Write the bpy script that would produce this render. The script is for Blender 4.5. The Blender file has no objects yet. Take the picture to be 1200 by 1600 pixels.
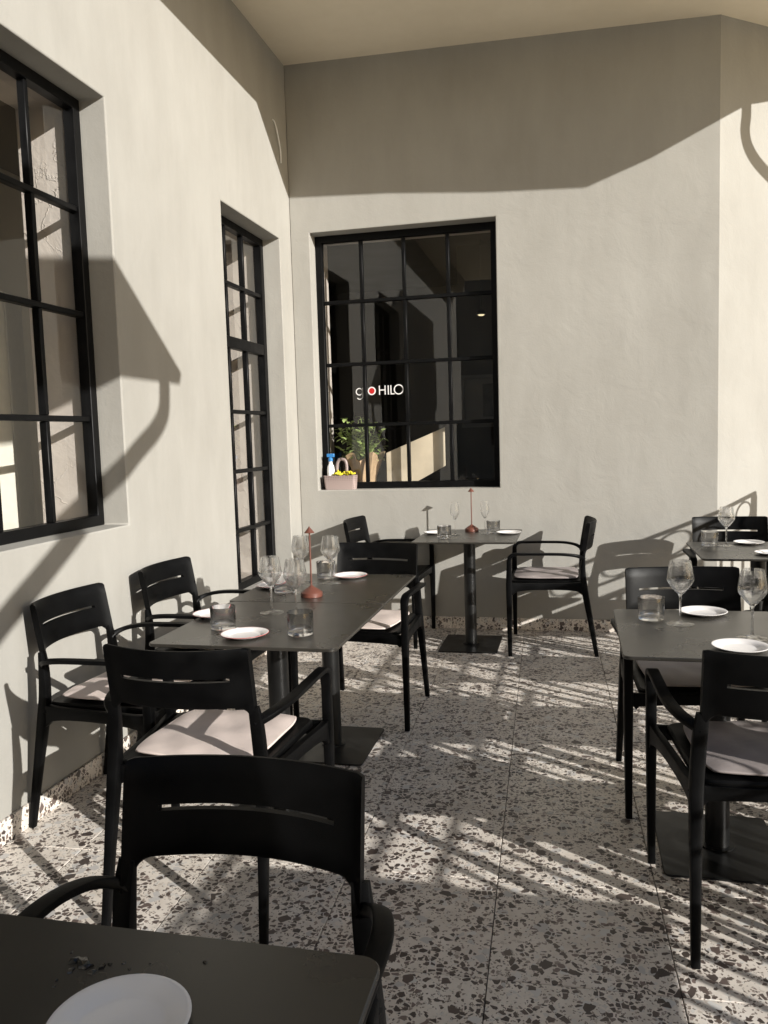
import bpy, bmesh, math, random
from math import radians, sin, cos, pi
from mathutils import Vector, Matrix

random.seed(7)
S = bpy.context.scene
COL = S.collection

# ------------------------------------------------------------------ camera, sky, sun, exposure
cam_d = bpy.data.cameras.new("camera")
cam = bpy.data.objects.new("camera", cam_d)
COL.objects.link(cam)
S.camera = cam
cam_d.sensor_fit = 'HORIZONTAL'
cam_d.sensor_width = 36.0
cam_d.lens = 36.0 * 1290.0 / 1200.0
cam_d.clip_start = 0.02
cam_d.clip_end = 2000.0
RX = (0.9741924960880659, 0.22373035428834442, -0.02989496840124074)
RD = (-0.008376025691557164, -0.09652009422297278, -0.9952957920160231)
RF = (-0.2255633453363337, 0.9698600929934151, -0.09215518031823271)
cam.matrix_world = Matrix(((RX[0], -RD[0], -RF[0], 0.0), (RX[1], -RD[1], -RF[1], 0.0),
                           (RX[2], -RD[2], -RF[2], 1.40), (0, 0, 0, 1)))

SUN_EL, SUN_AZ = radians(18.8), radians(58.0)
SUN_TRAVEL = Vector((-sin(SUN_AZ) * cos(SUN_EL), cos(SUN_AZ) * cos(SUN_EL), -sin(SUN_EL)))
world = bpy.data.worlds.new("World")
S.world = world
world.use_nodes = True
wn = world.node_tree
wn.nodes.clear()
w_out = wn.nodes.new("ShaderNodeOutputWorld")
w_bg = wn.nodes.new("ShaderNodeBackground")
w_sky = wn.nodes.new("ShaderNodeTexSky")
w_sky.sky_type = 'NISHITA'
w_sky.sun_disc = False
w_sky.sun_elevation = SUN_EL
w_sky.sun_rotation = math.atan2(-SUN_TRAVEL.x, -SUN_TRAVEL.y)
w_sky.air_density = 1.0
w_sky.dust_density = 1.6
w_bg.inputs["Strength"].default_value = 0.085
wn.links.new(w_sky.outputs[0], w_bg.inputs[0])
wn.links.new(w_bg.outputs[0], w_out.inputs[0])

sun_d = bpy.data.lights.new("sun", 'SUN')
sun_d.energy = 5.0
sun_d.angle = radians(0.38)
sun_d.color = (1.0, 0.975, 0.925)
sun = bpy.data.objects.new("sun", sun_d)
COL.objects.link(sun)
sun.rotation_euler = SUN_TRAVEL.to_track_quat('-Z', 'Y').to_euler()
sun.location = (8, -6, 8)

S.view_settings.view_transform = 'Standard'
S.view_settings.look = 'None'
S.view_settings.exposure = 0.58
S.view_settings.gamma = 1.0
S.view_settings.use_curve_mapping = False
S.cycles.max_bounces = 10
S.cycles.transparent_max_bounces = 24
S.cycles.transmission_bounces = 10
S.cycles.sample_clamp_indirect = 6.0

# ------------------------------------------------------------------ materials
def new_mat(name):
    m = bpy.data.materials.new(name)
    m.use_nodes = True
    nt = m.node_tree
    return m, nt, nt.nodes["Principled BSDF"]

def N(nt, kind, **kw):
    n = nt.nodes.new(kind)
    for k, v in kw.items():
        if k in n.inputs.keys():
            n.inputs[k].default_value = v
        else:
            setattr(n, k, v)
    return n

def ramp(nt, fac, stops, interp='LINEAR'):
    r = nt.nodes.new("ShaderNodeValToRGB")
    r.color_ramp.interpolation = interp
    els = r.color_ramp.elements
    while len(els) < len(stops):
        els.new(0.5)
    for e, (p, c) in zip(els, stops):
        e.position = p
        e.color = (*c, 1) if len(c) == 3 else c
    nt.links.new(fac, r.inputs[0])
    return r.outputs[0]

def mix(nt, fac, a, b, mode='MIX'):
    n = nt.nodes.new("ShaderNodeMix")
    n.data_type = 'RGBA'
    n.blend_type = mode
    for sock, v in ((n.inputs[0], fac), (n.inputs[6], a), (n.inputs[7], b)):
        if hasattr(v, 'is_linked'):
            nt.links.new(v, sock)
        elif isinstance(v, (int, float)):
            sock.default_value = v
        else:
            sock.default_value = (*v, 1)
    return n.outputs[2]

def math_n(nt, op, a, b=None, clamp=False):
    n = nt.nodes.new("ShaderNodeMath")
    n.operation = op
    n.use_clamp = clamp
    for i, v in enumerate((a, b)):
        if v is None:
            continue
        if hasattr(v, 'is_linked'):
            nt.links.new(v, n.inputs[i])
        else:
            n.inputs[i].default_value = v
    return n.outputs[0]

def bump(nt, bsdf, height, strength, dist, prev=None):
    b = nt.nodes.new("ShaderNodeBump")
    b.inputs["Strength"].default_value = strength
    b.inputs["Distance"].default_value = dist
    nt.links.new(height, b.inputs["Height"])
    if prev is not None:
        nt.links.new(prev, b.inputs["Normal"])
    nt.links.new(b.outputs[0], bsdf.inputs["Normal"])
    return b.outputs[0]

def simple(name, col, rough=0.5, spec=0.5, metal=0.0, var=0.0, scale=30.0, bmp=0.0, bscale=200.0):
    m, nt, p = new_mat(name)
    p.inputs["Base Color"].default_value = (*col, 1)
    p.inputs["Roughness"].default_value = rough
    p.inputs["Specular IOR Level"].default_value = spec
    p.inputs["Metallic"].default_value = metal
    geo = N(nt, "ShaderNodeTexCoord")
    if var:
        nz = N(nt, "ShaderNodeTexNoise", Scale=scale, Detail=5.0)
        nt.links.new(geo.outputs["Object"], nz.inputs["Vector"])
        lo = tuple(c * (1 - var) for c in col)
        hi = tuple(min(1, c * (1 + var)) for c in col)
        nt.links.new(ramp(nt, nz.outputs[0], [(0.3, lo), (0.7, hi)]), p.inputs["Base Color"])
        rr = ramp(nt, nz.outputs[0], [(0.3, (rough * 0.85,) * 3), (0.7, (min(1, rough * 1.15),) * 3)])
        nt.links.new(rr, p.inputs["Roughness"])
    if bmp:
        nb = N(nt, "ShaderNodeTexNoise", Scale=bscale, Detail=3.0)
        nt.links.new(geo.outputs["Object"], nb.inputs["Vector"])
        bump(nt, p, nb.outputs[0], bmp, 0.002)
    return m

def plaster(name, c1, c2, trowel=0.35, cracks=False):
    m, nt, p = new_mat(name)
    p.inputs["Roughness"].default_value = 0.85
    p.inputs["Specular IOR Level"].default_value = 0.25
    geo = N(nt, "ShaderNodeNewGeometry")
    big = N(nt, "ShaderNodeTexNoise", Scale=0.9, Detail=6.0, Roughness=0.6)
    nt.links.new(geo.outputs["Position"], big.inputs["Vector"])
    mp = N(nt, "ShaderNodeMapping")
    mp.inputs["Scale"].default_value = (3.0, 3.0, 0.8)
    nt.links.new(geo.outputs["Position"], mp.inputs["Vector"])
    streak = N(nt, "ShaderNodeTexNoise", Scale=2.2, Detail=7.0, Roughness=0.62)
    nt.links.new(mp.outputs[0], streak.inputs["Vector"])
    f = math_n(nt, 'ADD', math_n(nt, 'MULTIPLY', big.outputs[0], 0.55), math_n(nt, 'MULTIPLY', streak.outputs[0], 0.45))
    col = ramp(nt, f, [(0.36, c1), (0.62, c2)])
    # a few scuffs and small marks in the paint
    sc = N(nt, "ShaderNodeTexNoise", Scale=7.0, Detail=9.0, Roughness=0.7)
    nt.links.new(geo.outputs["Position"], sc.inputs["Vector"])
    col = mix(nt, ramp(nt, sc.outputs[0], [(0.66, (0, 0, 0)), (0.74, (0.28,) * 3)]), col, tuple(min(1, c * 1.12) for c in c2))
    col = mix(nt, ramp(nt, sc.outputs[0], [(0.25, (0.22,) * 3), (0.33, (0, 0, 0))]), col, tuple(c * 0.78 for c in c1))
    nt.links.new(col, p.inputs["Base Color"])
    fine = N(nt, "ShaderNodeTexNoise", Scale=95.0, Detail=4.0)
    nt.links.new(geo.outputs["Position"], fine.inputs["Vector"])
    tw = N(nt, "ShaderNodeTexNoise", Scale=5.0, Detail=5.0, Roughness=0.55, Distortion=0.6)
    nt.links.new(geo.outputs["Position"], tw.inputs["Vector"])
    b1 = bump(nt, p, tw.outputs[0], trowel, 0.02)
    if cracks:
        ck = N(nt, "ShaderNodeTexVoronoi", feature='DISTANCE_TO_EDGE', Scale=4.5, Randomness=1.0)
        wv = N(nt, "ShaderNodeVectorMath", operation='MULTIPLY_ADD')
        wv.inputs[1].default_value = (0.35, 0.35, 0.35)
        nt.links.new(tw.outputs["Color"], wv.inputs[0])
        nt.links.new(geo.outputs["Position"], wv.inputs[2])
        nt.links.new(wv.outputs[0], ck.inputs["Vector"])
        line = ramp(nt, ck.outputs["Distance"], [(0.0, (1, 1, 1)), (0.025, (0, 0, 0))])
        patch = ramp(nt, big.outputs[0], [(0.48, (0, 0, 0)), (0.56, (1, 1, 1))])
        b1 = bump(nt, p, math_n(nt, 'MULTIPLY', line, patch), 0.45, 0.012, b1)
    b2 = bump(nt, p, fine.outputs[0], 0.16, 0.004, b1)
    return m

def terrazzo(name):
    m, nt, p = new_mat(name)
    p.inputs["Specular IOR Level"].default_value = 0.45
    tc = N(nt, "ShaderNodeTexCoord")
    oi = N(nt, "ShaderNodeObjectInfo")
    off = N(nt, "ShaderNodeVectorMath", operation='MULTIPLY_ADD')
    off.inputs[1].default_value = (1, 1, 1)
    nt.links.new(tc.outputs["Object"], off.inputs[0])
    cmb = N(nt, "ShaderNodeCombineXYZ")
    nt.links.new(math_n(nt, 'MULTIPLY', oi.outputs["Random"], 71.0), cmb.inputs[0])
    nt.links.new(math_n(nt, 'MULTIPLY', oi.outputs["Random"], 43.0), cmb.inputs[1])
    nt.links.new(math_n(nt, 'MULTIPLY', oi.outputs["Random"], 17.0), cmb.inputs[2])
    nt.links.new(cmb.outputs[0], off.inputs[2])
    dn = N(nt, "ShaderNodeTexNoise", Scale=26.0, Detail=3.0)
    nt.links.new(off.outputs[0], dn.inputs["Vector"])
    wob = N(nt, "ShaderNodeVectorMath", operation='MULTIPLY_ADD')
    wob.inputs[1].default_value = (0.012, 0.012, 0.012)
    nt.links.new(dn.outputs["Color"], wob.inputs[0])
    nt.links.new(off.outputs[0], wob.inputs[2])
    base_n = N(nt, "ShaderNodeTexNoise", Scale=9.0, Detail=8.0, Roughness=0.65)
    nt.links.new(off.outputs[0], base_n.inputs["Vector"])
    col = ramp(nt, base_n.outputs[0], [(0.32, (0.61, 0.545, 0.475)), (0.55, (0.74, 0.675, 0.60)), (0.72, (0.82, 0.765, 0.70))])
    # whole-tile tone
    col = mix(nt, math_n(nt, 'MULTIPLY', oi.outputs["Random"], 0.22), col, (0.56, 0.50, 0.45))

    def chips(scale, share, edge, palette, colin, seedshift):
        v = N(nt, "ShaderNodeTexVoronoi", feature='F1', Scale=scale, Randomness=1.0)
        e = N(nt, "ShaderNodeTexVoronoi", feature='DISTANCE_TO_EDGE', Scale=scale, Randomness=1.0)
        sh = N(nt, "ShaderNodeVectorMath", operation='ADD')
        sh.inputs[1].default_value = (seedshift, seedshift * 0.7, seedshift * 0.3)
        nt.links.new(wob.outputs[0], sh.inputs[0])
        nt.links.new(sh.outputs[0], v.inputs["Vector"])
        nt.links.new(sh.outputs[0], e.inputs["Vector"])
        sep = N(nt, "ShaderNodeSeparateColor")
        nt.links.new(v.outputs["Color"], sep.inputs[0])
        dens = N(nt, "ShaderNodeTexNoise", Scale=7.0, Detail=2.0)      # chips gather and thin out
        nt.links.new(v.outputs["Position"], dens.inputs["Vector"])
        lim = math_n(nt, 'MULTIPLY', math_n(nt, 'SUBTRACT', math_n(nt, 'MULTIPLY', dens.outputs[0], 3.2), 0.6), share)
        pick = math_n(nt, 'LESS_THAN', sep.outputs[0], lim)
        # chips differ in size: the shrink depends on the cell
        th = math_n(nt, 'ADD', math_n(nt, 'MULTIPLY', sep.outputs[1], edge * 1.5), edge * 0.45)
        ins = math_n(nt, 'MULTIPLY', math_n(nt, 'SUBTRACT', e.outputs["Distance"], th), 40.0, clamp=True)
        mask = math_n(nt, 'MULTIPLY', pick, ins)
        cc = ramp(nt, sep.outputs[2], palette, 'CONSTANT')
        return mix(nt, mask, colin, cc), mask

    col, _ = chips(170.0, 0.30, 0.05, [(0, (0.22, 0.18, 0.15)), (0.5, (0.62, 0.58, 0.52)), (0.8, (0.12, 0.09, 0.075))], col, 3.1)
    col, _ = chips(80.0, 0.24, 0.08, [(0, (0.60, 0.57, 0.53)), (0.45, (0.28, 0.23, 0.20)), (0.7, (0.09, 0.065, 0.052)), (0.88, (0.50, 0.44, 0.38))], col, 11.7)
    col, _ = chips(33.0, 0.13, 0.07, [(0, (0.62, 0.60, 0.57)), (0.4, (0.50, 0.48, 0.46))], col, 23.9)
    col, mk = chips(57.0, 0.36, 0.085, [(0, (0.045, 0.032, 0.028)), (0.3, (0.085, 0.060, 0.053)), (0.55, (0.060, 0.043, 0.038)), (0.85, (0.17, 0.125, 0.110))], col, 37.3)
    col, mk2 = chips(31.0, 0.10, 0.10, [(0, (0.060, 0.042, 0.037)), (0.35, (0.095, 0.068, 0.060)), (0.7, (0.042, 0.030, 0.027))], col, 51.1)
    # dull foot traffic
    dirt = N(nt, "ShaderNodeTexNoise", Scale=1.7, Detail=6.0)
    geo = N(nt, "ShaderNodeNewGeometry")
    nt.links.new(geo.outputs["Position"], dirt.inputs["Vector"])
    col = mix(nt, ramp(nt, dirt.outputs[0], [(0.35, (0.0,) * 3), (0.75, (0.22,) * 3)]), col, (0.46, 0.40, 0.34))
    nt.links.new(col, p.inputs["Base Color"])
    rr = ramp(nt, dirt.outputs[0], [(0.3, (0.30,) * 3), (0.7, (0.50,) * 3)])
    nt.links.new(rr, p.inputs["Roughness"])
    bn = N(nt, "ShaderNodeTexNoise", Scale=160.0, Detail=3.0)
    nt.links.new(off.outputs[0], bn.inputs["Vector"])
    bump(nt, p, bn.outputs[0], 0.12, 0.002)
    return m

def thin_glass(name, tint=(1, 1, 1), boost=1.0):
    m, nt, p = new_mat(name)
    nt.nodes.remove(p)
    out = nt.nodes["Material Output"]
    tr = N(nt, "ShaderNodeBsdfTransparent")
    tr.inputs[0].default_value = (*tint, 1)
    gl = N(nt, "ShaderNodeBsdfGlossy")
    gl.inputs["Roughness"].default_value = 0.0
    lw = N(nt, "ShaderNodeLayerWeight")          # Schlick's formula, the same from both sides of the sheet
    f5 = math_n(nt, 'POWER', lw.outputs["Facing"], 5.0)
    fr = math_n(nt, 'ADD', math_n(nt, 'MULTIPLY', f5, 0.96), 0.04)
    lw.inputs["Blend"].default_value = 0.5
    mx = N(nt, "ShaderNodeMixShader")
    nt.links.new(math_n(nt, 'MULTIPLY', fr, boost, clamp=True), mx.inputs[0])
    nt.links.new(tr.outputs[0], mx.inputs[1])
    nt.links.new(gl.outputs[0], mx.inputs[2])
    nt.links.new(mx.outputs[0], out.inputs[0])
    return m

def table_glass(name, clear, ior=1.47):
    m, nt, p = new_mat(name)
    out = nt.nodes["Material Output"]
    p.inputs["Base Color"].default_value = (1, 1, 1, 1)
    p.inputs["Roughness"].default_value = 0.0
    p.inputs["IOR"].default_value = ior
    p.inputs["Transmission Weight"].default_value = 1.0
    tr = N(nt, "ShaderNodeBsdfTransparent")
    mx = N(nt, "ShaderNodeMixShader")
    mx.inputs[0].default_value = clear
    nt.links.new(p.outputs[0], mx.inputs[1])
    nt.links.new(tr.outputs[0], mx.inputs[2])
    nt.links.new(mx.outputs[0], out.inputs[0])
    return m

M = {}
M['wall'] = plaster('wall_plaster', (0.276, 0.264, 0.238), (0.318, 0.306, 0.278), 0.22)
M['ceiling'] = plaster('soffit_plaster', (0.72, 0.65, 0.525), (0.77, 0.70, 0.575), 0.12)
M['inner'] = plaster('rough_inner_plaster', (0.46, 0.405, 0.36), (0.54, 0.485, 0.435), 0.6, True)
M['terrazzo'] = terrazzo('terrazzo')
M['grout'] = simple('grout', (0.10, 0.085, 0.07), 0.9, 0.2, var=0.3)
M['steel'] = simple('black_window_steel', (0.0025, 0.0025, 0.0027), 0.45, 0.16, var=0.25, scale=14, bmp=0.08, bscale=60)
M['glass'] = thin_glass('window_glass', (0.965, 0.97, 0.965), 2.2)
M['chair'] = simple('black_polypropylene', (0.0022, 0.0022, 0.0023), 0.43, 0.10, var=0.5, scale=11, bmp=0.18, bscale=450)
M['table'] = simple('grey_powder_coat', (0.027, 0.0245, 0.0205), 0.29, 0.55, var=0.3, scale=4, bmp=0.10, bscale=700)
M['post'] = simple('black_powder_coat', (0.006, 0.006, 0.0058), 0.35, 0.35, var=0.25, scale=12, bmp=0.08, bscale=500)
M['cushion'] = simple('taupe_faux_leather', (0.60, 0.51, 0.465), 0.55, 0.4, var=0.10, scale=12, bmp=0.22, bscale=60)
M['cushion_shaded'] = simple('shaded_grey_faux_leather', (0.27, 0.235, 0.225), 0.5, 0.4, var=0.22, scale=9, bmp=0.3, bscale=40)  # taupe pad darkened: shade of the right-hand pads is put into the colour
M['china'] = simple('white_china', (0.80, 0.77, 0.75), 0.16, 0.5, var=0.02, scale=6)
M['red_rim'] = simple('red_glaze', (0.38, 0.07, 0.07), 0.2, 0.5)
M['wine_glass'] = table_glass('clear_crystal', 0.35, 1.38)
M['tumbler'] = table_glass('clear_tumbler_glass', 0.1, 1.45)
M['terracotta'] = simple('terracotta_lacquer', (0.115, 0.040, 0.027), 0.42, 0.5, var=0.12, scale=20, bmp=0.1, bscale=300)
M['rail'] = simple('dark_railing_iron', (0.02, 0.02, 0.022), 0.45, 0.5, var=0.2)
M['crumb'] = simple('dark_crumb', (0.012, 0.011, 0.010), 0.25, 0.6, var=0.4, scale=300)
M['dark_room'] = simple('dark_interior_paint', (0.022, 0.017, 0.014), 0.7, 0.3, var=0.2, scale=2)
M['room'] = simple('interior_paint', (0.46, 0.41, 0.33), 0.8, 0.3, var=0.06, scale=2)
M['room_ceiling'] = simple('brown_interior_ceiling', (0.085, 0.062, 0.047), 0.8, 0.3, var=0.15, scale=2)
M['white_trim'] = simple('cream_trim', (0.62, 0.59, 0.51), 0.5, 0.4, var=0.04)
M['wood'] = simple('pale_wood', (0.62, 0.53, 0.40), 0.55, 0.4, var=0.14, scale=5)
M['frame_grey'] = simple('grey_picture_frame', (0.055, 0.05, 0.046), 0.5, 0.4)
M['mat_board'] = simple('picture_mount', (0.10, 0.093, 0.085), 0.6, 0.3)
M['print'] = simple('dark_print', (0.03, 0.028, 0.027), 0.6, 0.3, var=0.9, scale=9)
M['white_vinyl'] = simple('white_vinyl', (0.66, 0.645, 0.64), 0.5, 0.4)
M['red_vinyl'] = simple('red_vinyl', (0.42, 0.012, 0.012), 0.5, 0.4)
M['leaf'] = simple('leaf_green', (0.36, 0.46, 0.16), 0.5, 0.4, var=0.5, scale=22)
M['kraft'] = simple('kraft_paper', (0.47, 0.33, 0.20), 0.8, 0.2, var=0.15, scale=18, bmp=0.4, bscale=30)
M['blue'] = simple('blue_plastic', (0.03, 0.17, 0.42), 0.35, 0.5)
M['white_plastic'] = simple('white_plastic', (0.75, 0.75, 0.74), 0.4, 0.5)
M['yellow'] = simple('yellow_rubber', (0.60, 0.52, 0.03), 0.5, 0.4, var=0.1)
M['mauve'] = simple('mauve_plastic', (0.24, 0.185, 0.175), 0.5, 0.4, var=0.05)
M['outside'] = simple('street_render', (0.30, 0.27, 0.23), 0.9, 0.2, var=0.2, scale=0.6)
M['asphalt'] = simple('pale_paving', (0.80, 0.67, 0.49), 0.9, 0.3, var=0.3, scale=3)
M['pvc'] = simple('painted_downpipe', (0.58, 0.54, 0.47), 0.5, 0.4, var=0.06)
M['roof'] = simple('roof_felt', (0.18, 0.13, 0.10), 0.85, 0.2, var=0.2, scale=6)
m, nt, p = new_mat('lamp_glow')
p.inputs["Emission Color"].default_value = (1.0, 0.85, 0.5, 1)
p.inputs["Emission Strength"].default_value = 0.8
M['glow'] = m
# basket: dotted holes printed as dark dots (too far to tell the holes apart)
m, nt, p = new_mat('perforated_mauve_plastic')
tc = N(nt, "ShaderNodeTexCoord")
mp = N(nt, "ShaderNodeMapping")
mp.inputs["Scale"].default_value = (75, 75, 75)
nt.links.new(tc.outputs["Object"], mp.inputs["Vector"])
v = N(nt, "ShaderNodeTexVoronoi", feature='F1', Scale=1.0, Randomness=0.0)
nt.links.new(mp.outputs[0], v.inputs["Vector"])
nt.links.new(ramp(nt, v.outputs["Distance"], [(0.25, (0.14, 0.10, 0.095)), (0.42, (0.34, 0.265, 0.245))]), p.inputs["Base Color"])
M['basket'] = m

# ------------------------------------------------------------------ object helpers
def tag(o, label=None, cat=None, group=None, kind=None):
    if label: o['label'] = label
    if cat: o['category'] = cat
    if group: o['group'] = group
    if kind: o['kind'] = kind
    return o

def finish(bm, angle=35):
    bmesh.ops.recalc_face_normals(bm, faces=bm.faces)
    me = bpy.data.meshes.new("mesh")
    for f in bm.faces:
        f.smooth = True
    bm.to_mesh(me)
    bm.free()
    me.set_sharp_from_angle(angle=radians(angle))
    return me

def obj(name, bm_or_me, mat, parent=None, loc=(0, 0, 0), angle=35, bevel=0.0, seg=2):
    me = bm_or_me if isinstance(bm_or_me, bpy.types.Mesh) else finish(bm_or_me, angle)
    me.name = name
    if mat and not me.materials:
        me.materials.append(M[mat])
    o = bpy.data.objects.new(name, me)
    COL.objects.link(o)
    o.location = loc
    if parent:
        o.parent = parent
    if bevel:
        b = o.modifiers.new("bevel", 'BEVEL')
        b.width = bevel
        b.segments = seg
        b.limit_method = 'ANGLE'
        b.angle_limit = radians(40)
        b.harden_normals = False
    return o

def empty(name, loc=(0, 0, 0), rz=0.0):
    o = bpy.data.objects.new(name, None)
    o.empty_display_size = 0.1
    COL.objects.link(o)
    o.location = loc
    o.rotation_euler = (0, 0, rz)
    return o

def copy_tree(o, parent=None):
    c = o.copy()
    COL.objects.link(c)
    if parent: c.parent = parent
    for ch in list(o.children):
        copy_tree(ch, c)
    return c

def box(bm, x0, x1, y0, y1, z0, z1):
    vs = [bm.verts.new((x, y, z)) for x in (x0, x1) for y in (y0, y1) for z in (z0, z1)]
    for q in ((0, 1, 3, 2), (4, 6, 7, 5), (0, 4, 5, 1), (2, 3, 7, 6), (0, 2, 6, 4), (1, 5, 7, 3)):
        bm.faces.new([vs[i] for i in q])
    return vs

def boxo(name, x0, x1, y0, y1, z0, z1, mat, parent=None, bevel=0.0, seg=2):
    bm = bmesh.new()
    box(bm, x0, x1, y0, y1, z0, z1)
    return obj(name, bm, mat, parent, bevel=bevel, seg=seg)

def prism(bm, poly, z0, z1):
    """poly of (x, y); z0/z1 numbers or functions of (x, y)"""
    f0 = z0 if callable(z0) else (lambda x, y: z0)
    f1 = z1 if callable(z1) else (lambda x, y: z1)
    a = [bm.verts.new((x, y, f0(x, y))) for x, y in poly]
    b = [bm.verts.new((x, y, f1(x, y))) for x, y in poly]
    bm.faces.new(a[::-1]); bm.faces.new(b)
    n = len(poly)
    for i in range(n):
        bm.faces.new((a[i], a[(i + 1) % n], b[(i + 1) % n], b[i]))

def round_rect(hx, hy, r, n=6, cx=0.0, cy=0.0):
    pts = []
    for sx, sy, a0 in ((1, 1, 0), (-1, 1, 90), (-1, -1, 180), (1, -1, 270)):
        for k in range(n + 1):
            a = radians(a0 + 90.0 * k / n)
            pts.append((cx + sx * (hx - r) + r * cos(a), cy + sy * (hy - r) + r * sin(a)))
    return pts

def lathe(bm, prof, n=40, loc=(0, 0, 0), close=False):
    rings = []
    for r, z in prof:
        if r < 1e-6:
            rings.append([bm.verts.new((loc[0], loc[1], loc[2] + z))])
        else:
            rings.append([bm.verts.new((loc[0] + r * cos(2 * pi * k / n), loc[1] + r * sin(2 * pi * k / n), loc[2] + z)) for k in range(n)])
    pairs = list(zip(rings, rings[1:]))
    if close:
        pairs.append((rings[-1], rings[0]))
    for A, B in pairs:
        for k in range(n):
            k2 = (k + 1) % n
            if len(A) == 1 and len(B) == 1: continue
            if len(A) == 1: bm.faces.new((A[0], B[k], B[k2]))
            elif len(B) == 1: bm.faces.new((A[k], A[k2], B[0]))
            else: bm.faces.new((A[k], A[k2], B[k2], B[k]))

def catmull(pts, per=6):
    P = [Vector(p) for p in pts]
    out = []
    for i in range(len(P) - 1):
        p0 = P[i - 1] if i else P[0] * 2 - P[1]
        p1, p2 = P[i], P[i + 1]
        p3 = P[i + 2] if i + 2 < len(P) else P[-1] * 2 - P[-2]
        for k in range(per):
            t = k / per
            out.append(0.5 * ((2 * p1) + (p2 - p0) * t + (2 * p0 - 5 * p1 + 4 * p2 - p3) * t * t + (3 * p1 - p0 - 3 * p2 + p3) * t ** 3))
    out.append(P[-1])
    return out

def sweep(bm, pts, sizes, ref, per=6, cham=0.45, round_n=0):
    """pts: 4+ control points, sizes: (half width along ref, half thickness) at each; smooth path"""
    path = catmull(pts, per)
    sz = catmull([(a, b, 0) for a, b in sizes], per)
    ref = Vector(ref)
    rings = []
    for i, p in enumerate(path):
        t = (path[min(i + 1, len(path) - 1)] - path[max(i - 1, 0)]).normalized()
        side = (ref - t * ref.dot(t)).normalized()
        nrm = t.cross(side)
        w, h = abs(sz[i].x), abs(sz[i].y)
        if round_n:
            sec = [(w * cos(2 * pi * k / round_n), h * sin(2 * pi * k / round_n)) for k in range(round_n)]
        else:
            c = cham * min(w, h)
            c2 = c * 0.3
            sec = [(w, h - c), (w - c2, h - c2), (w - c, h), (-w + c, h), (-w + c2, h - c2), (-w, h - c),
                   (-w, -h + c), (-w + c2, -h + c2), (-w + c, -h), (w - c, -h), (w - c2, -h + c2), (w, -h + c)]
        rings.append([bm.verts.new(p + side * a + nrm * b) for a, b in sec])
    n = len(rings[0])
    for A, B in zip(rings, rings[1:]):
        for k in range(n):
            bm.faces.new((A[k], A[(k + 1) % n], B[(k + 1) % n], B[k]))
    bm.faces.new(rings[0][::-1]); bm.faces.new(rings[-1])

def tube(bm, pts, r, per=5, n=10):
    path = catmull(pts, per)
    d = Vector(pts[-1]) - Vector(pts[0])
    ref = Vector((1, 0, 0)) if abs(d.normalized().x) < 0.7 else Vector((0, 0, 1))
    sweep(bm, pts, [(r, r)] * len(pts), ref, per, round_n=n)

# ------------------------------------------------------------------ ground, floor tiles
bm = bmesh.new()
box(bm, -900, 900, -900, 900, -0.9, -0.60)
tag(obj('ground', bm, 'asphalt'), kind='structure')
bm = bmesh.new()
box(bm, -2.6, 2.55, -3.0, 6.4, -0.60, -0.0075)
floor = tag(obj('floor', bm, 'grout'), kind='structure')

TILE, TROT = 0.478, radians(1.9)
bm = bmesh.new()
h = TILE / 2 - 0.0014
lo = [bm.verts.new((x, y, -0.007)) for x, y in ((-h, -h), (h, -h), (h, h), (-h, h))]
md = [bm.verts.new((x, y, -0.0012)) for x, y in ((-h, -h), (h, -h), (h, h), (-h, h))]
g = h - 0.0014
tp = [bm.verts.new((x, y, 0.0)) for x, y in ((-g, -g), (g, -g), (g, g), (-g, g))]
for A, B in ((lo, md), (md, tp)):
    for k in range(4):
        bm.faces.new((A[k], A[(k + 1) % 4], B[(k + 1) % 4], B[k]))
bm.faces.new(tp)
tile_me = finish(bm, 20)
tile_me.materials.append(M['terrazzo'])
ax = Vector((cos(TROT), sin(TROT), 0)); ay = Vector((-sin(TROT), cos(TROT), 0))
T0 = Vector((-0.262, 2.962, 0))
for i in range(-6, 8):
    for j in range(-9, 9):
        c = T0 + ax * (i + 0.5) * TILE + ay * (j + 0.5) * TILE
        if not (-2.2 < c.x < 2.50 and -0.9 < c.y < 6.15):
            continue
        t = obj('floor_tile', tile_me, None, floor)
        t.location = (c.x, c.y, random.uniform(-0.0004, 0.0004))
        t.rotation_euler = (random.uniform(-1, 1) * 0.0007, random.uniform(-1, 1) * 0.0007, TROT + random.choice((0, 1, 2, 3)) * pi / 2)
tile_me.name = 'floor_tile'

# ------------------------------------------------------------------ walls
XL, YB, TH = -1.985, 5.815, 0.45
REC = 0.125

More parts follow.
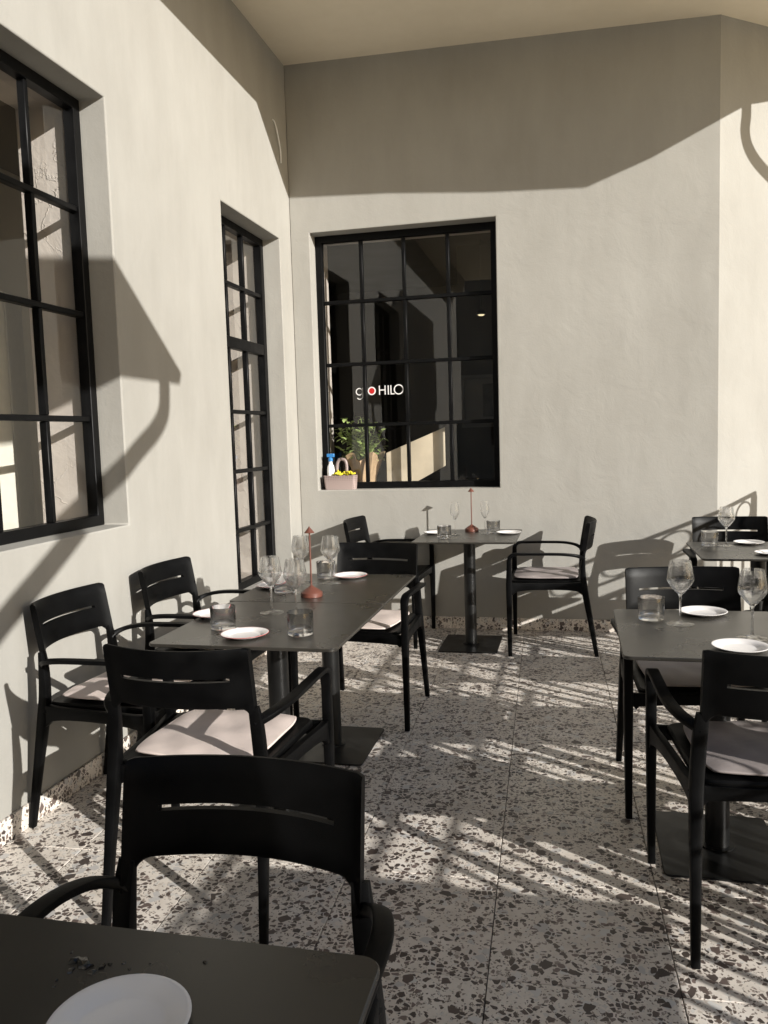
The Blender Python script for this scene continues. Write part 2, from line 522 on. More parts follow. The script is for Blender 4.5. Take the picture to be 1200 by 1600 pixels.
MID = REC + 0.03
def wall_mesh(us, zs, holes, place):
    """grid wall with holes, place(u, depth, z); closed: both faces, reveals and rim"""
    bm = bmesh.new()
    V = {}
    def v(i, j, d):
        k = (i, j, d)
        if k not in V:
            V[k] = bm.verts.new(place(us[i], d, zs[j]))
        return V[k]
    solid = lambda i, j: 0 <= i < len(us) - 1 and 0 <= j < len(zs) - 1 and not any(
        a <= (us[i] + us[i + 1]) / 2 <= b and c <= (zs[j] + zs[j + 1]) / 2 <= d for a, b, c, d in holes)
    for i in range(len(us) - 1):
        for j in range(len(zs) - 1):
            if not solid(i, j):
                continue
            for d in (0, TH):
                bm.faces.new((v(i, j, d), v(i + 1, j, d), v(i + 1, j + 1, d), v(i, j + 1, d)))
            for di, dj, e in ((-1, 0, ((i, j), (i, j + 1))), (1, 0, ((i + 1, j), (i + 1, j + 1))),
                              (0, -1, ((i, j), (i + 1, j))), (0, 1, ((i, j + 1), (i + 1, j + 1)))):
                if not solid(i + di, j + dj):
                    (a, b), (c, d2) = e
                    bm.faces.new((v(a, b, 0), v(c, d2, 0), v(c, d2, MID), v(a, b, MID)))
                    bm.faces.new((v(a, b, MID), v(c, d2, MID), v(c, d2, TH), v(a, b, TH))).material_index = 1
    return bm

WL = (2.03, 3.395, 1.03, 2.907)          # left window: y0 y1 z0 z1
DR = (4.60, 5.585, 0.43, 2.785)          # tall window near the corner
WB = (-1.842, -0.513, 1.012, 2.862)      # back window: x0 x1 z0 z1
ZT = 4.30
bm = wall_mesh([-3.0, WL[0], WL[1], DR[0], DR[1], YB + TH], [-0.6, DR[2], WL[2], DR[3], WL[3], ZT],
               [WL, DR], lambda u, d, z: (XL - d, u, z))
lw_ = obj('plastered_wall', bm, 'wall', bevel=0.007, seg=3)
lw_.data.materials.append(M['inner'])
left_wall = tag(lw_, 'long cream plastered wall on the left with two tall steel windows', 'wall')
bm = wall_mesh([XL - 0.0, WB[0], WB[1], 0.926], [-0.6, WB[2], WB[3], ZT], [WB], lambda u, d, z: (u, YB + d, z))
bw_ = obj('plastered_wall', bm, 'wall', bevel=0.007, seg=3)
bw_.data.materials.append(M['inner'])
back_wall = tag(bw_, 'cream plastered end wall facing the viewer with one square steel window', 'wall')
AW = Vector((cos(radians(37)), sin(radians(37)), 0)); AN = Vector((-AW.y, AW.x, 0))
bm = bmesh.new()
pA = Vector((0.917, YB, 0))
pB = Vector((0.917, YB, 0)) + AW * 5.0
pC, pD = pB + AN * TH, Vector((0.9172, YB + 0.60, 0))
prism(bm, [(p_.x, p_.y) for p_ in (pA, pB, pC, pD)], -0.6, ZT)
angled_wall = tag(obj('plastered_wall', bm, 'wall'), 'sunlit cream plastered wall turning away at the right edge', 'wall')

# terrazzo skirting, piece by piece, each a part of its wall
def skirting(parent, p0, d, length, out, h=0.086, first=0.0):
    n = int(math.ceil(length / TILE))
    s = -first
    while s < length:
        a, b = max(0.0, s) + 0.0012, min(length, s + TILE) - 0.0012
        s += TILE
        if b - a < 0.02:
            continue
        bm = bmesh.new()
        hh = h + random.uniform(-0.0015, 0.0015)
        box(bm, 0, b - a, 0.0, 0.0115 + random.uniform(0, 0.001), 0.0005, hh)
        o = obj('skirting_tile', bm, 'terrazzo', parent, bevel=0.0015, seg=1)
        o.location = Vector(p0) + Vector(d) * a
        o.rotation_euler = (0, 0, math.atan2(d[1], d[0]))
skirting(left_wall, (XL, 5.800, 0), (0, -1, 0), 6.4, (1, 0, 0), first=0.2)
skirting(back_wall, (0.912, YB, 0), (-1, 0, 0), 0.912 - XL - 0.014, (0, -1, 0), first=0.13)
q = Vector((0.917, YB, 0)) + AW * 2.4
skirting(angled_wall, (q.x, q.y, 0), tuple(-AW), 2.39, None, first=0.3)

# ------------------------------------------------------------------ windows (parts of the walls): frame, bars and panes
def window(parent, place, u0, u1, z0, z1, ubars, zbars, fw=0.048, heavy=()):
    """place(u, d, z): d is depth behind the wall face; members butt end to end"""
    def member(name, a, b, c, d, d0, d1, mat, par, bev=0.003):
        bm = bmesh.new()
        vs = [bm.verts.new(place(u, dd, z)) for u in (a, b) for dd in (d0, d1) for z in (c, d)]
        for q_ in ((0, 1, 3, 2), (4, 6, 7, 5), (0, 4, 5, 1), (2, 3, 7, 6), (0, 2, 6, 4), (1, 5, 7, 3)):
            bm.faces.new([vs[i] for i in q_])
        return obj(name, bm, mat, par, bevel=bev, seg=1)
    d0, d1 = REC, REC + 0.055
    bm = bmesh.new()
    outer = [(u0, z0), (u1, z0), (u1, z1), (u0, z1)]
    inner = [(u0 + fw, z0 + fw), (u1 - fw, z0 + fw), (u1 - fw, z1 - fw), (u0 + fw, z1 - fw)]
    rings = [[bm.verts.new(place(u, d, z)) for u, z in ring] for ring, d in ((outer, d0), (inner, d0), (inner, d1), (outer, d1))]
    for A, B in ((0, 1), (1, 2), (2, 3), (3, 0)):
        for k in range(4):
            bm.faces.new((rings[A][k], rings[A][(k + 1) % 4], rings[B][(k + 1) % 4], rings[B][k]))
    win = obj('window', bm, 'steel', parent, bevel=0.003, seg=1)
    us = [u0 + fw] + list(ubars) + [u1 - fw]
    zs = [z0 + fw] + list(zbars) + [z1 - fw]
    hb = {z: (0.036 if z in heavy else 0.0125) for z in zbars}
    for z in zbars:                                   # glazing bars run across, uprights butt between them
        member('transom' if z in heavy else 'glazing_bar', u0 + fw + 0.0004, u1 - fw - 0.0004, z - hb[z], z + hb[z], d0 + (0.004 if z in heavy else 0.010), d1 - 0.006, 'steel', win)
    for u in ubars:
        for za, zb in zip(zs, zs[1:]):
            member('glazing_bar', u - 0.0125, u + 0.0125, za + hb.get(za, 0.0) + 0.0004, zb - hb.get(zb, 0.0) - 0.0004, d0 + 0.012, d1 - 0.008, 'steel', win)
    for i, (ua, ub) in enumerate(zip(us, us[1:])):
        for j, (za, zb) in enumerate(zip(zs, zs[1:])):
            a = ua + (0.0125 if i else 0.0) + 0.0003; b = ub - (0.0125 if i < len(us) - 2 else 0.0) - 0.0003
            c = za + hb.get(za, 0.0) + 0.0003; d = zb - hb.get(zb, 0.0) - 0.0003
            t = [random.uniform(-1, 1) * 0.0012 for _ in range(2)]
            dm = d0 + 0.030
            bm = bmesh.new()
            q_ = [bm.verts.new(place(u, dm + t[0] * (1 if u == a else -1) + t[1] * (1 if z == c else -1), z)) for u, z in ((a, c), (b, c), (b, d), (a, d))]
            bm.faces.new(q_)
            obj('pane', bm, 'glass', win)
    return win
pl_left = lambda u, d, z: (XL - d, u, z)
pl_back = lambda u, d, z: (u, YB + d, z)
def ev(a, b, n): return [a + (b - a) * k / n for k in range(1, n)]
window(left_wall, pl_left, WL[0], WL[1], WL[2], WL[3], [2.375, 2.71, 3.04], [1.513, 1.974, 2.43])
window(left_wall, pl_left, DR[0], DR[1], DR[2], DR[3], [4.955, 5.245], [0.811, 1.196, 1.582, 2.02, 2.39], heavy=(2.02,))
window(back_wall, pl_back, WB[0], WB[1], WB[2], WB[3], [-1.503, -1.187, -0.868], [1.482, 1.930, 2.383])

# ------------------------------------------------------------------ the roof overhang above the terrace
def soffit(x, y): return 4.04 - 0.029 * max(0.0, min(3.2, x - XL))
bm = bmesh.new()
prism(bm, [(-2.6, -3.2), (-0.945, -3.2), (-0.915, 3.4), (-0.887, 4.56), (0.0, 4.475), (0.917, 4.452), (1.73, 4.375), (2.463, 4.327), (2.51, 4.56),
           (2.45, 4.85), (2.33, 5.19), (2.75, 7.2), (0.92, 7.2), (-2.6, 7.2)], soffit, lambda x, y: soffit(x, y) + 0.24)
tag(obj('roof_overhang', bm, 'ceiling', bevel=0.006), 'plastered roof overhang above the terrace corner', 'roof')
def downpipe(pts, r, label):
    bm = bmesh.new()
    tube(bm, pts, r, 6, 14)
    o = obj('downpipe', bm, 'pvc')
    return tag(o, label, 'pipe')
downpipe([(x_ - 0.07, y_ - 0.05, z_) for x_, y_, z_ in ((2.44, 5.21, 3.97), (2.44, 5.21, 3.90), (2.44, 5.20, 3.80), (2.47, 5.22, 3.70), (2.56, 5.28, 3.60), (2.75, 5.40, 3.48), (2.95, 5.53, 3.37), (3.1, 5.65, 3.30), (3.13, 5.67, 3.2), (3.13, 5.67, 2.6))], 0.04, 'swan-neck downpipe under the outer corner of the roof overhang')

# side wing to the right of the camera: fin wall, small sloping roof, gutter pipe
wing = tag(empty('side_wing', (1.70, -0.7, 0)), 'plastered end of the side wing with a small sloping roof', 'building')
def child(o):
    o.parent = wing
    o.matrix_parent_inverse = Matrix.Translation(-Vector(wing.location))
    return o
child(boxo('wall', 1.62, 1.80, -2.4, -0.12, -0.6, 3.17, 'wall', bevel=0.006))
bm = bmesh.new()
prof = [(1.70, 3.225), (1.675, 3.165), (-2.6, 3.19), (-2.6, 4.55), (0.02, 4.55), (1.154, 3.654)]
a = [bm.verts.new((1.62, y, z)) for y, z in prof]
b = [bm.verts.new((1.68, y, z)) for y, z in prof]
bm.faces.new(a[::-1]); bm.faces.new(b)
for k in range(len(prof)):
    bm.faces.new((a[k], a[(k + 1) % len(prof)], b[(k + 1) % len(prof)], b[k]))
child(obj('roof', bm, 'wall'))
bm = bmesh.new()
tube(bm, [(1.65, 1.53, 3.18), (1.65, 1.525, 3.10), (1.65, 1.50, 3.00), (1.65, 1.40, 2.91), (1.65, 1.18, 2.79), (1.65, 0.62, 2.45), (1.65, 0.22, 2.23), (1.65, 0.02, 2.11), (1.65, -0.10, 2.04)], 0.045, 6, 14)
child(obj('downpipe', bm, 'pvc'))

# ------------------------------------------------------------------ rooms behind the windows
def plane_quad(name, pts, mat, kind='structure'):
    bm = bmesh.new()
    bm.faces.new([bm.verts.new(p_) for p_ in pts])
    return tag(obj(name, bm, mat), kind=kind)
tag(boxo('interior_wall', -3.42, -3.32, -3.0, 10.2, -0.6, 3.2, 'room'), 'pale interior wall seen through the left windows', 'wall')
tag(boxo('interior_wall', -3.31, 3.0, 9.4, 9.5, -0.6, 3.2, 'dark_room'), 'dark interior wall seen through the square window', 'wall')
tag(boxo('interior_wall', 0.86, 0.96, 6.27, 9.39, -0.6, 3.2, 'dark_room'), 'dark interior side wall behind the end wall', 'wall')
tag(boxo('interior_wall', -3.31, XL - TH - 0.005, -2.99, -2.89, 0.0, 3.04, 'room'), 'interior end wall of the room behind the left windows', 'wall')
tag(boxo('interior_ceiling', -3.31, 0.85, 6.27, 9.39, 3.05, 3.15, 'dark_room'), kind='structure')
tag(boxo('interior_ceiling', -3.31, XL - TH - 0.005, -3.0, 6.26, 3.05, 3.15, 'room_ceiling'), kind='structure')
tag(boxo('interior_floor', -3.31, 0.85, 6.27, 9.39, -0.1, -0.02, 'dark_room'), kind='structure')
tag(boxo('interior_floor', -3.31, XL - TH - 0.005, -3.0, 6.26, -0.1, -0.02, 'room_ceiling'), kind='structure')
# cream folded screen, panels standing in for a white pilaster inside the near left window
dc = tag(empty('pilaster_panels', (-2.72, 3.57, 0)), 'cream stand-in screen catching sun behind the near left window', 'pilaster')
for k, (yy, rot) in enumerate(((0.09, 14), (-0.10, -14), (-0.29, 14), (-0.48, -14))):
    bm = bmesh.new(); box(bm, -0.012, 0.012, -0.096, 0.096, 0.02, 2.15)
    o = obj('pilaster_panel', bm, 'white_trim', dc, (0, yy, 0), bevel=0.004)
    o.rotation_euler = (0, 0, radians(rot))

# pale board made up to give a bright patch inside the square window
bm = bmesh.new()
pb = [(-1.375, 0.93), (-0.930, 1.165), (-0.930, 1.447), (-1.375, 1.270)]
a = [bm.verts.new((x, 6.04, z)) for x, z in pb]; b = [bm.verts.new((x, 6.058, z)) for x, z in pb]
bm.faces.new(a[::-1]); bm.faces.new(b)
for k in range(4): bm.faces.new((a[k], a[(k + 1) % 4], b[(k + 1) % 4], b[k]))
sunpatch = tag(obj('sun_patch_panel', bm, 'wood', bevel=0.003), 'pale sloping stair panel, made up for the bright patch behind the square window', 'stair panel')
# framed picture, deep in the room
pf = tag(empty('framed_picture', (-0.71, 7.4, 1.68)), 'framed dark picture with a wide mount hanging in the dark room', 'picture')
W2, H2 = 0.27, 0.23
bm = bmesh.new()
for x0, x1, z0, z1 in ((-W2, W2, H2 - 0.03, H2), (-W2, W2, -H2, -H2 + 0.03), (-W2, -W2 + 0.03, -H2 + 0.0305, H2 - 0.0305), (W2 - 0.03, W2, -H2 + 0.0305, H2 - 0.0305)):
    box(bm, x0, x1, -0.02, 0.02, z0, z1)
obj('frame', bm, 'frame_grey', pf)
boxo('mount', -W2 + 0.0305, W2 - 0.0305, 0.0, 0.01, -H2 + 0.0305, H2 - 0.0305, 'mat_board', pf)
boxo('print', -0.08, 0.15, -0.004, -0.001, -0.14, 0.15, 'print', pf)
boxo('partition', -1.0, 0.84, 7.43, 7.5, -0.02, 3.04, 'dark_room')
tag(bpy.data.objects['partition'], 'dark partition carrying the framed picture', 'partition')
cl = tag(empty('ceiling_light', (-0.78, 7.3, 2.42)), 'small warm light glowing in the dark room behind the square window', 'light')
bm = bmesh.new(); lathe(bm, [(0.0, 0.03), (0.035, 0.03), (0.04, 0.02), (0.04, 0.0), (0.0, 0.0)], 16); obj('housing', bm, 'post', cl)
bm = bmesh.new(); lathe(bm, [(0.0, -0.012), (0.02, -0.010), (0.03, -0.002)], 16); obj('bulb', bm, 'glow', cl)
bm = bmesh.new(); tube(bm, [(0, 0, 0.03), (0, 0, 0.2), (0, 0, 0.4), (0, 0, 0.63)], 0.004); obj('cord', bm, 'post', cl)

# lettering on the square window: g o HILO
let = tag(empty('window_lettering', (0, YB + REC + 0.0285, 1.728)), 'white lettering g o HILO with a red dot on the square window', 'lettering')
def ring(bm, cx, cz, ro, ri, a0=0, a1=360, n=40):
    full = a1 - a0 >= 360
    va = []
    for k in range(n + (0 if full else 1)):
        a = radians(a0 + (a1 - a0) * k / n)
        va.append([bm.verts.new((cx + r * cos(a), d, cz + r * sin(a))) for r in (ro, ri) for d in (0.0, -0.0012)])
    m_ = len(va)
    for k in range(m_ if full else m_ - 1):
        A, B = va[k], va[(k + 1) % m_]
        for i, j in ((0, 1), (1, 3), (3, 2), (2, 0)):
            bm.faces.new((A[i], B[i], B[j], A[j]))
    if not full:
        for A in (va[0], va[-1]):
            bm.faces.new((A[0], A[1], A[3], A[2]))
def lx(cx): return -1.574 + (cx - 504) * 0.000802
def letter(fn, mat='white_vinyl'):
    bm = bmesh.new(); fn(bm); return obj('letter', bm, mat, let)
R_ = 0.0275
def g_(bm):
    ring(bm, lx(537), 0.0, R_, R_ - 0.007)
    box(bm, lx(537) + R_ - 0.006, lx(537) + R_ + 0.0005, -0.0012, 0.0, -0.035, R_)
    ring(bm, lx(537) + 0.002, -0.032, 0.0265, 0.020, 215, 352, 20)
letter(g_)
letter(lambda bm: ring(bm, lx(655), 0.002, 0.0305, 0.0215))
def dot(bm):
    lathe(bm, [(0.0, -0.0006), (0.0213, -0.0006), (0.0213, 0.0006), (0.0, 0.0006)], 28)
    bmesh.ops.rotate(bm, verts=bm.verts, cent=(0, 0, 0), matrix=Matrix.Rotation(pi / 2, 3, 'X'))
    bmesh.ops.translate(bm, verts=bm.verts, vec=(lx(655), -0.0006, 0.002))
bm = bmesh.new(); dot(bm); obj('dot', bm, 'red_vinyl', let)
B0, B1 = -0.029, 0.038
sw = 0.0075
def h_(bm):
    box(bm, lx(723), lx(723) + sw, -0.0012, 0, B0, B1); box(bm, lx(776), lx(776) + sw, -0.0012, 0, B0, B1)
    box(bm, lx(723) + sw, lx(776), -0.0012, 0, 0.002, 0.002 + sw)
letter(h_)
letter(lambda bm: box(bm, lx(806), lx(806) + sw, -0.0012, 0, B0, B1))
def l_(bm):
    box(bm, lx(831), lx(831) + sw, -0.0012, 0, B0, B1); box(bm, lx(831) + sw, lx(868), -0.0012, 0, B0, B0 + sw)
letter(l_)
letter(lambda bm: ring(bm, lx(908), 0.005, 0.037, 0.029))

# ------------------------------------------------------------------ railing along the right side of the terrace
XR = 2.2
rail = tag(empty('railing', (XR, 5.383, 0)), 'dark iron railing with rings under its top rail beside the terrace', 'railing')
y_end = -3.0 - 5.383
boxo('top_rail', -0.013, 0.013, y_end, 0.02, 1.328, 1.350, 'rail', rail, bevel=0.003)
boxo('middle_rail', -0.008, 0.008, y_end, -0.0205, 1.138, 1.156, 'rail', rail, bevel=0.002)
boxo('lower_rail', -0.008, 0.008, y_end, -0.0205, 1.048, 1.064, 'rail', rail, bevel=0.002)
boxo('bottom_rail', -0.012, 0.012, y_end, -0.0205, 0.10, 0.12, 'rail', rail, bevel=0.002)
bar_me = ring_me = post_me = None
for k in range(0, 76):
    yy = 5.277 - 0.109 * k - 5.383
    if yy < y_end + 0.05: break
    if bar_me is None:
        bm = bmesh.new(); box(bm, -0.0098, 0.0098, -0.0098, 0.0098, 0.121, 1.0475); bar_me = finish(bm)
    obj('baluster', bar_me, 'rail', rail, (0, yy, 0))
    if k % 2 == 0:
        if ring_me is None:
            bm = bmesh.new()
            n = 28
            va = []
            for q_ in range(n):
                a = 2 * pi * q_ / n
                va.append([bm.verts.new((dx, r * cos(a), 1.241 + r * sin(a))) for r in (0.0795, 0.069) for dx in (-0.006, 0.006)])
            for q_ in range(n):
                A, B = va[q_], va[(q_ + 1) % n]
                for i, j in ((0, 1), (1, 3), (3, 2), (2, 0)):
                    bm.faces.new((A[i], B[i], B[j], A[j]))
            box(bm, -0.005, 0.005, -0.006, 0.006, 1.3205, 1.3278)
            box(bm, -0.005, 0.005, -0.006, 0.006, 1.1565, 1.1615)
            ring_me = finish(bm)
        obj('ring', ring_me, 'rail', rail, (0, yy, 0))
for yy in (0.0, -2.0, -4.0, -6.0, -8.0):
    bm = bmesh.new(); box(bm, -0.020, 0.020, -0.020, 0.020, -0.0075, 1.3275)
    obj('post', bm, 'rail', rail, (0, yy, 0))

# building across the street, in shade, mirrored faintly in the panes
ob = tag(empty('street_building', (-4, -16, 0)), 'rendered building across the street behind the viewer', 'building')
boxo('wall', -14, 12, -3, 0, -0.6, 6.4, 'outside', ob)
for i in range(6):
    for j in range(2):
        boxo('window', -11.5 + i * 2.6, -10.4 + i * 2.6, 0.001, 0.03, 0.9 + j * 2.7, 2.4 + j * 2.7, 'steel', ob)

# ------------------------------------------------------------------ chairs
def rear_leg_bm(s):
    bm = bmesh.new()
    sweep(bm, [(s * .244, -.284, 0), (s * .239, -.250, .20), (s * .233, -.216, .40), (s * .228, -.205, .50), (s * .222, -.207, .60), (s * .217, -.214, .655)],
          [(.0115, .0125), (.0138, .0155), (.0175, .0195), (.0185, .0175), (.019, .012), (.016, .007)], (1, 0, 0), 6)
    return bm
def front_leg_bm(s):
    bm = bmesh.new()
    sweep(bm, [(s * .286, .244, 0), (s * .287, .245, .20), (s * .287, .245, .42), (s * .287, .243, .56), (s * .287, .242, .592)],
          [(.0115, .0125), (.0135, .0150), (.0160, .0185), (.0160, .0155), (.0170, .0145)], (1, 0, 0), 5)
    return bm
def arm_bm(s):
    bm = bmesh.new()
    sweep(bm, [(s * .216, -.208, .605), (s * .236, -.196, .617), (s * .266, -.158, .633), (s * .284, -.085, .643), (s * .287, .02, .645), (s * .287, .15, .645),
               (s * .287, .205, .643), (s * .287, .232, .630), (s * .287, .242, .608), (s * .287, .2425, .588)],
          [(.010, .013), (.0135, .011), (.0165, .0085), (.0175, .0075), (.0175, .0075), (.0175, .008), (.018, .009), (.019, .012), (.018, .014), (.0176, .015)], (1, 0, 0.001), 5)
    return bm
def back_y(u, z): return -.207 - (z - .64) * .17 - .052 * (1 - u * u)
def backrest_bm():
    bm = bmesh.new()
    nu = 40
    SL, Z1, Z2 = 0.75, 0.7362, 0.7466
    us = sorted(set([-1 + 2 * i / nu for i in range(nu + 1)] + [-SL, SL]))
    def zrow(u):
        e = max(0.0, (abs(u) - 0.80) / 0.20)
        zb = 0.656 - 0.058 * e ** 2.2
        tpz = 0.832 - 0.004 * (1 - u * u) - (0.004 * max(0.0, (abs(u) - 0.96) / 0.04) ** 2)
        return [zb, zb + 0.006, zb + (Z1 - zb) * 0.5, Z1, Z2, (Z2 + tpz) / 2, tpz - 0.006, tpz]
    prof = [.0030, .0068, .0074, .0074, .0074, .0074, .0068, .0030]
    def grid(sgn):
        return [[bm.verts.new((0.221 * u, back_y(u, z) + sgn * t * (1 + 0.75 * max(0.0, (abs(u) - 0.86) / 0.14) ** 2), z)) for z, t in zip(zrow(u), prof)] for u in us]
    A, B = grid(1), grid(-1)
    nI = len(us) - 1
    solid = lambda i, j: 0 <= i < nI and 0 <= j < 7 and not (j == 3 and abs((us[i] + us[i + 1]) / 2) < SL)
    for i in range(nI):
        for j in range(7):
            if not solid(i, j):
                continue
            bm.faces.new((A[i][j], A[i + 1][j], A[i + 1][j + 1], A[i][j + 1]))
            bm.faces.new((B[i][j], B[i][j + 1], B[i + 1][j + 1], B[i + 1][j]))
            for di, dj, (a, b) in ((-1, 0, ((i, j), (i, j + 1))), (1, 0, ((i + 1, j), (i + 1, j + 1))), (0, -1, ((i, j), (i + 1, j))), (0, 1, ((i, j + 1), (i + 1, j + 1)))):
                if not solid(i + di, j + dj):
                    bm.faces.new((A[a[0]][a[1]], A[b[0]][b[1]], B[b[0]][b[1]], B[a[0]][a[1]]))
    return bm
def seat_bm():
    bm = bmesh.new()
    n = 14
    poly = round_rect(0.244, 0.222, 0.035, 5, 0, 0.018)
    top, mid, low = [], [], []
    for x, y in poly:
        k = 1.0 - 0.10 * max(0, (0.1 - y) / 0.35)
        top.append(bm.verts.new((x * k * 0.975, 0.018 + (y - 0.018) * 0.975, 0.470)))
        mid.append(bm.verts.new((x * k, y, 0.464)))
        low.append(bm.verts.new((x * k, y, 0.449)))
    m_ = len(poly)
    for A, B in ((low, mid), (mid, top)):
        for k in range(m_):
            bm.faces.new((A[k], A[(k + 1) % m_], B[(k + 1) % m_], B[k]))
    bm.faces.new(low[::-1])
    c = bm.verts.new((0, 0.018, 0.464))
    inn = [bm.verts.new((v_.co.x * 0.72, 0.018 + (v_.co.y - 0.018) * 0.72, 0.465)) for v_ in top]
    for k in range(m_):
        bm.faces.new((top[k], top[(k + 1) % m_], inn[(k + 1) % m_], inn[k]))
        bm.faces.new((inn[k], inn[(k + 1) % m_], c))
    return bm
def seat_frame_bm():
    bm = bmesh.new()
    for s in (-1, 1):
        sweep(bm, [(s * .284, .236, .428), (s * .279, .198, .435), (s * .264, .09, .438), (s * .248, -.06, .438), (s * .238, -.165, .435), (s * .233, -.208, .428)],
              [(.012, .044), (.0125, .027), (.0125, .0215), (.0125, .0215), (.0125, .028), (.012, .046)], (1, 0, 0), 5)
    sweep(bm, [(-.275, .238, .430), (-.245, .238, .436), (0, .236, .438), (.245, .238, .436), (.275, .238, .430)],
          [(.010, .034), (.011, .024), (.011, .020), (.011, .024), (.010, .034)], (0, 1, 0), 5)
    sweep(bm, [(-.226, -.200, .430), (-.20, -.200, .436), (0, -.202, .438), (.20, -.200, .436), (.226, -.200, .430)],
          [(.010, .032), (.011, .022), (.011, .018), (.011, .022), (.010, .032)], (0, 1, 0), 5)
    return bm
chair_me = {
    'leg': [finish(f(s)) for f in (rear_leg_bm, front_leg_bm) for s in (-1, 1)],
    'arm': [finish(arm_bm(s)) for s in (-1, 1)],
    'backrest': [finish(backrest_bm(), 50)], 'seat': [finish(seat_bm())], 'seat_frame': [finish(seat_frame_bm())]}
def make_chair(x, y, deg, label, z=0.0):
    r = empty('armchair', (x, y, z), radians(deg))
    tag(r, label, 'chair', 'black plastic armchairs on the terrace')
    for nm, mes in chair_me.items():
        for me in mes:
            o = obj(nm, me, 'chair', r)
    return r
CH = {
 'A': (-0.163, 5.401, 90.6, 'chair seen side-on at the right of the small table below the square window'),
 'I': (0.441, 3.256, 185.5, 'chair facing us across the near right table, half hidden by its top'),
 'H': (0.527, 2.444, 2.4, 'chair seen from behind at the right edge, pushed up to the near right table'),
 'F': (-1.097, 2.319, 0.0, 'chair seen from behind at the near end of the long left table'),
 'G': (-0.575, 1.065, 179.7, 'nearest chair, a big black silhouette behind the foreground table'),
 'B': (-1.049, 4.000, 175.0, 'chair facing us at the far end of the long left table'),
 'C': (-1.260, 5.519, -92.5, 'chair in the corner at the left of the small table below the square window'),
 'D': (-1.651, 3.523, -92.0, 'farther of the two chairs standing against the left wall'),
 'E': (-1.676, 2.798, -90.7, 'nearer of the two chairs standing against the left wall'),
 'J': (0.945, 5.240, 181.6, 'chair facing us behind the far right table by the turning wall'),
}
for k, v_ in CH.items():
    make_chair(*v_)
# neighbours just outside the picture whose shadows fall into it
make_chair(1.07, 2.31, 0.0, 'chair seen from behind at the outer right table, beside the railing')
make_chair(1.07, 3.25, 181.0, 'chair facing us at the outer right table, beside the railing')
make_chair(1.06, 4.17, 1.0, 'chair with its back to us at the far right table')

# cushions lie on the seats: things of their own
def cushion_me(seed, hx=0.200, hy=0.198, th=0.024):
    rnd = random.Random(seed)
    bm = bmesh.new()
    n = 22
    ph = [rnd.uniform(0, 6.28) for _ in range(6)]
    def P(i, j, side):
        u, v2 = -1 + 2 * i / n, -1 + 2 * j / n
        # squircle mapping for rounded corners
        k = 0.16
        x = u * math.sqrt(1 - k * v2 * v2 * v2 * v2 * u * u); y = v2 * math.sqrt(1 - k * u * u * u * u * v2 * v2)
        e = max(abs(u), abs(v2))
        dome = (1 - e ** 6)
        z = side * th * 0.5 * (0.34 + 0.66 * dome)
        if side > 0:
            z += 0.0022 * sin(5 * x + ph[0]) * sin(4 * y + ph[1]) + 0.0012 * sin(11 * x + 6 * y + ph[2])
        return (x * hx, y * hy, z + th * 0.5)
    T = [[bm.verts.new(P(i, j, 1)) for j in range(n + 1)] for i in range(n + 1)]
    Bt = [[bm.verts.new(P(i, j, -1)) for j in range(n + 1)] for i in range(n + 1)]
    for i in range(n):
        for j in range(n):
            bm.faces.new((T[i][j], T[i + 1][j], T[i + 1][j + 1], T[i][j + 1]))
            bm.faces.new((Bt[i][j], Bt[i][j + 1], Bt[i + 1][j + 1], Bt[i + 1][j]))
    rim = [(i, 0) for i in range(n)] + [(n, j) for j in range(n)] + [(i, n) for i in range(n, 0, -1)] + [(0, j) for j in range(n, 0, -1)]
    for (a, b), (c, d) in zip(rim, rim[1:] + rim[:1]):
        bm.faces.new((T[a][b], T[c][d], Bt[c][d], Bt[a][b]))
    rim_pts = [(T[a][b].co + Bt[a][b].co) / 2 for a, b in rim]
    me = finish(bm, 70)
    # piping round the edge
    bm = bmesh.new()
    rings = []
    m_ = len(rim_pts)
    for i, p_ in enumerate(rim_pts):
        t = (rim_pts[(i + 1) % m_] - rim_pts[i - 1]).normalized()
        nn = Vector((0, 0, 1)); sd = t.cross(nn)
        rings.append([bm.verts.new(p_ + (sd * cos(a) + nn * sin(a)) * 0.0042) for a in [2 * pi * q_ / 8 for q_ in range(8)]])
    for i in range(m_):
        A, B = rings[i], rings[(i + 1) % m_]
        for q_ in range(8):
            bm.faces.new((A[q_], A[(q_ + 1) % 8], B[(q_ + 1) % 8], B[q_]))
    return me, finish(bm, 80)
cm, cp = cushion_me(3)
for k, label, mat in (('A', 'creased grey-brown seat pad on the side-on chair below the square window', 'cushion_shaded'),
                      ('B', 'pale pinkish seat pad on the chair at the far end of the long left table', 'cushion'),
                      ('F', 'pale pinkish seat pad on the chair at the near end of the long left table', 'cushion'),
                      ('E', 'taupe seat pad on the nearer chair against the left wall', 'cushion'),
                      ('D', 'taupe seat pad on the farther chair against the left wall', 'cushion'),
                      ('H', 'taupe seat pad painted grey for shade, striped by shadows on the chair at the right edge', 'cushion_shaded'),
                      ('I', 'taupe seat pad painted dark for shade under the edge of the near right table', 'cushion_shaded')):
    x, y, deg, _ = CH[k]
    a = radians(deg)
    oy = 0.022
    me = cm.copy(); me2 = cp.copy()
    me.materials.clear(); me2.materials.clear()
    o = obj('seat_cushion', me, mat, loc=(x - sin(a) * oy, y + cos(a) * oy, 0.4705))
    o.rotation_euler = (0, 0, a + radians(random.uniform(-2.5, 2.5)))
    tag(o, label, 'cushion', 'seat pads on the chairs')
    obj('piping', me2, mat, o)

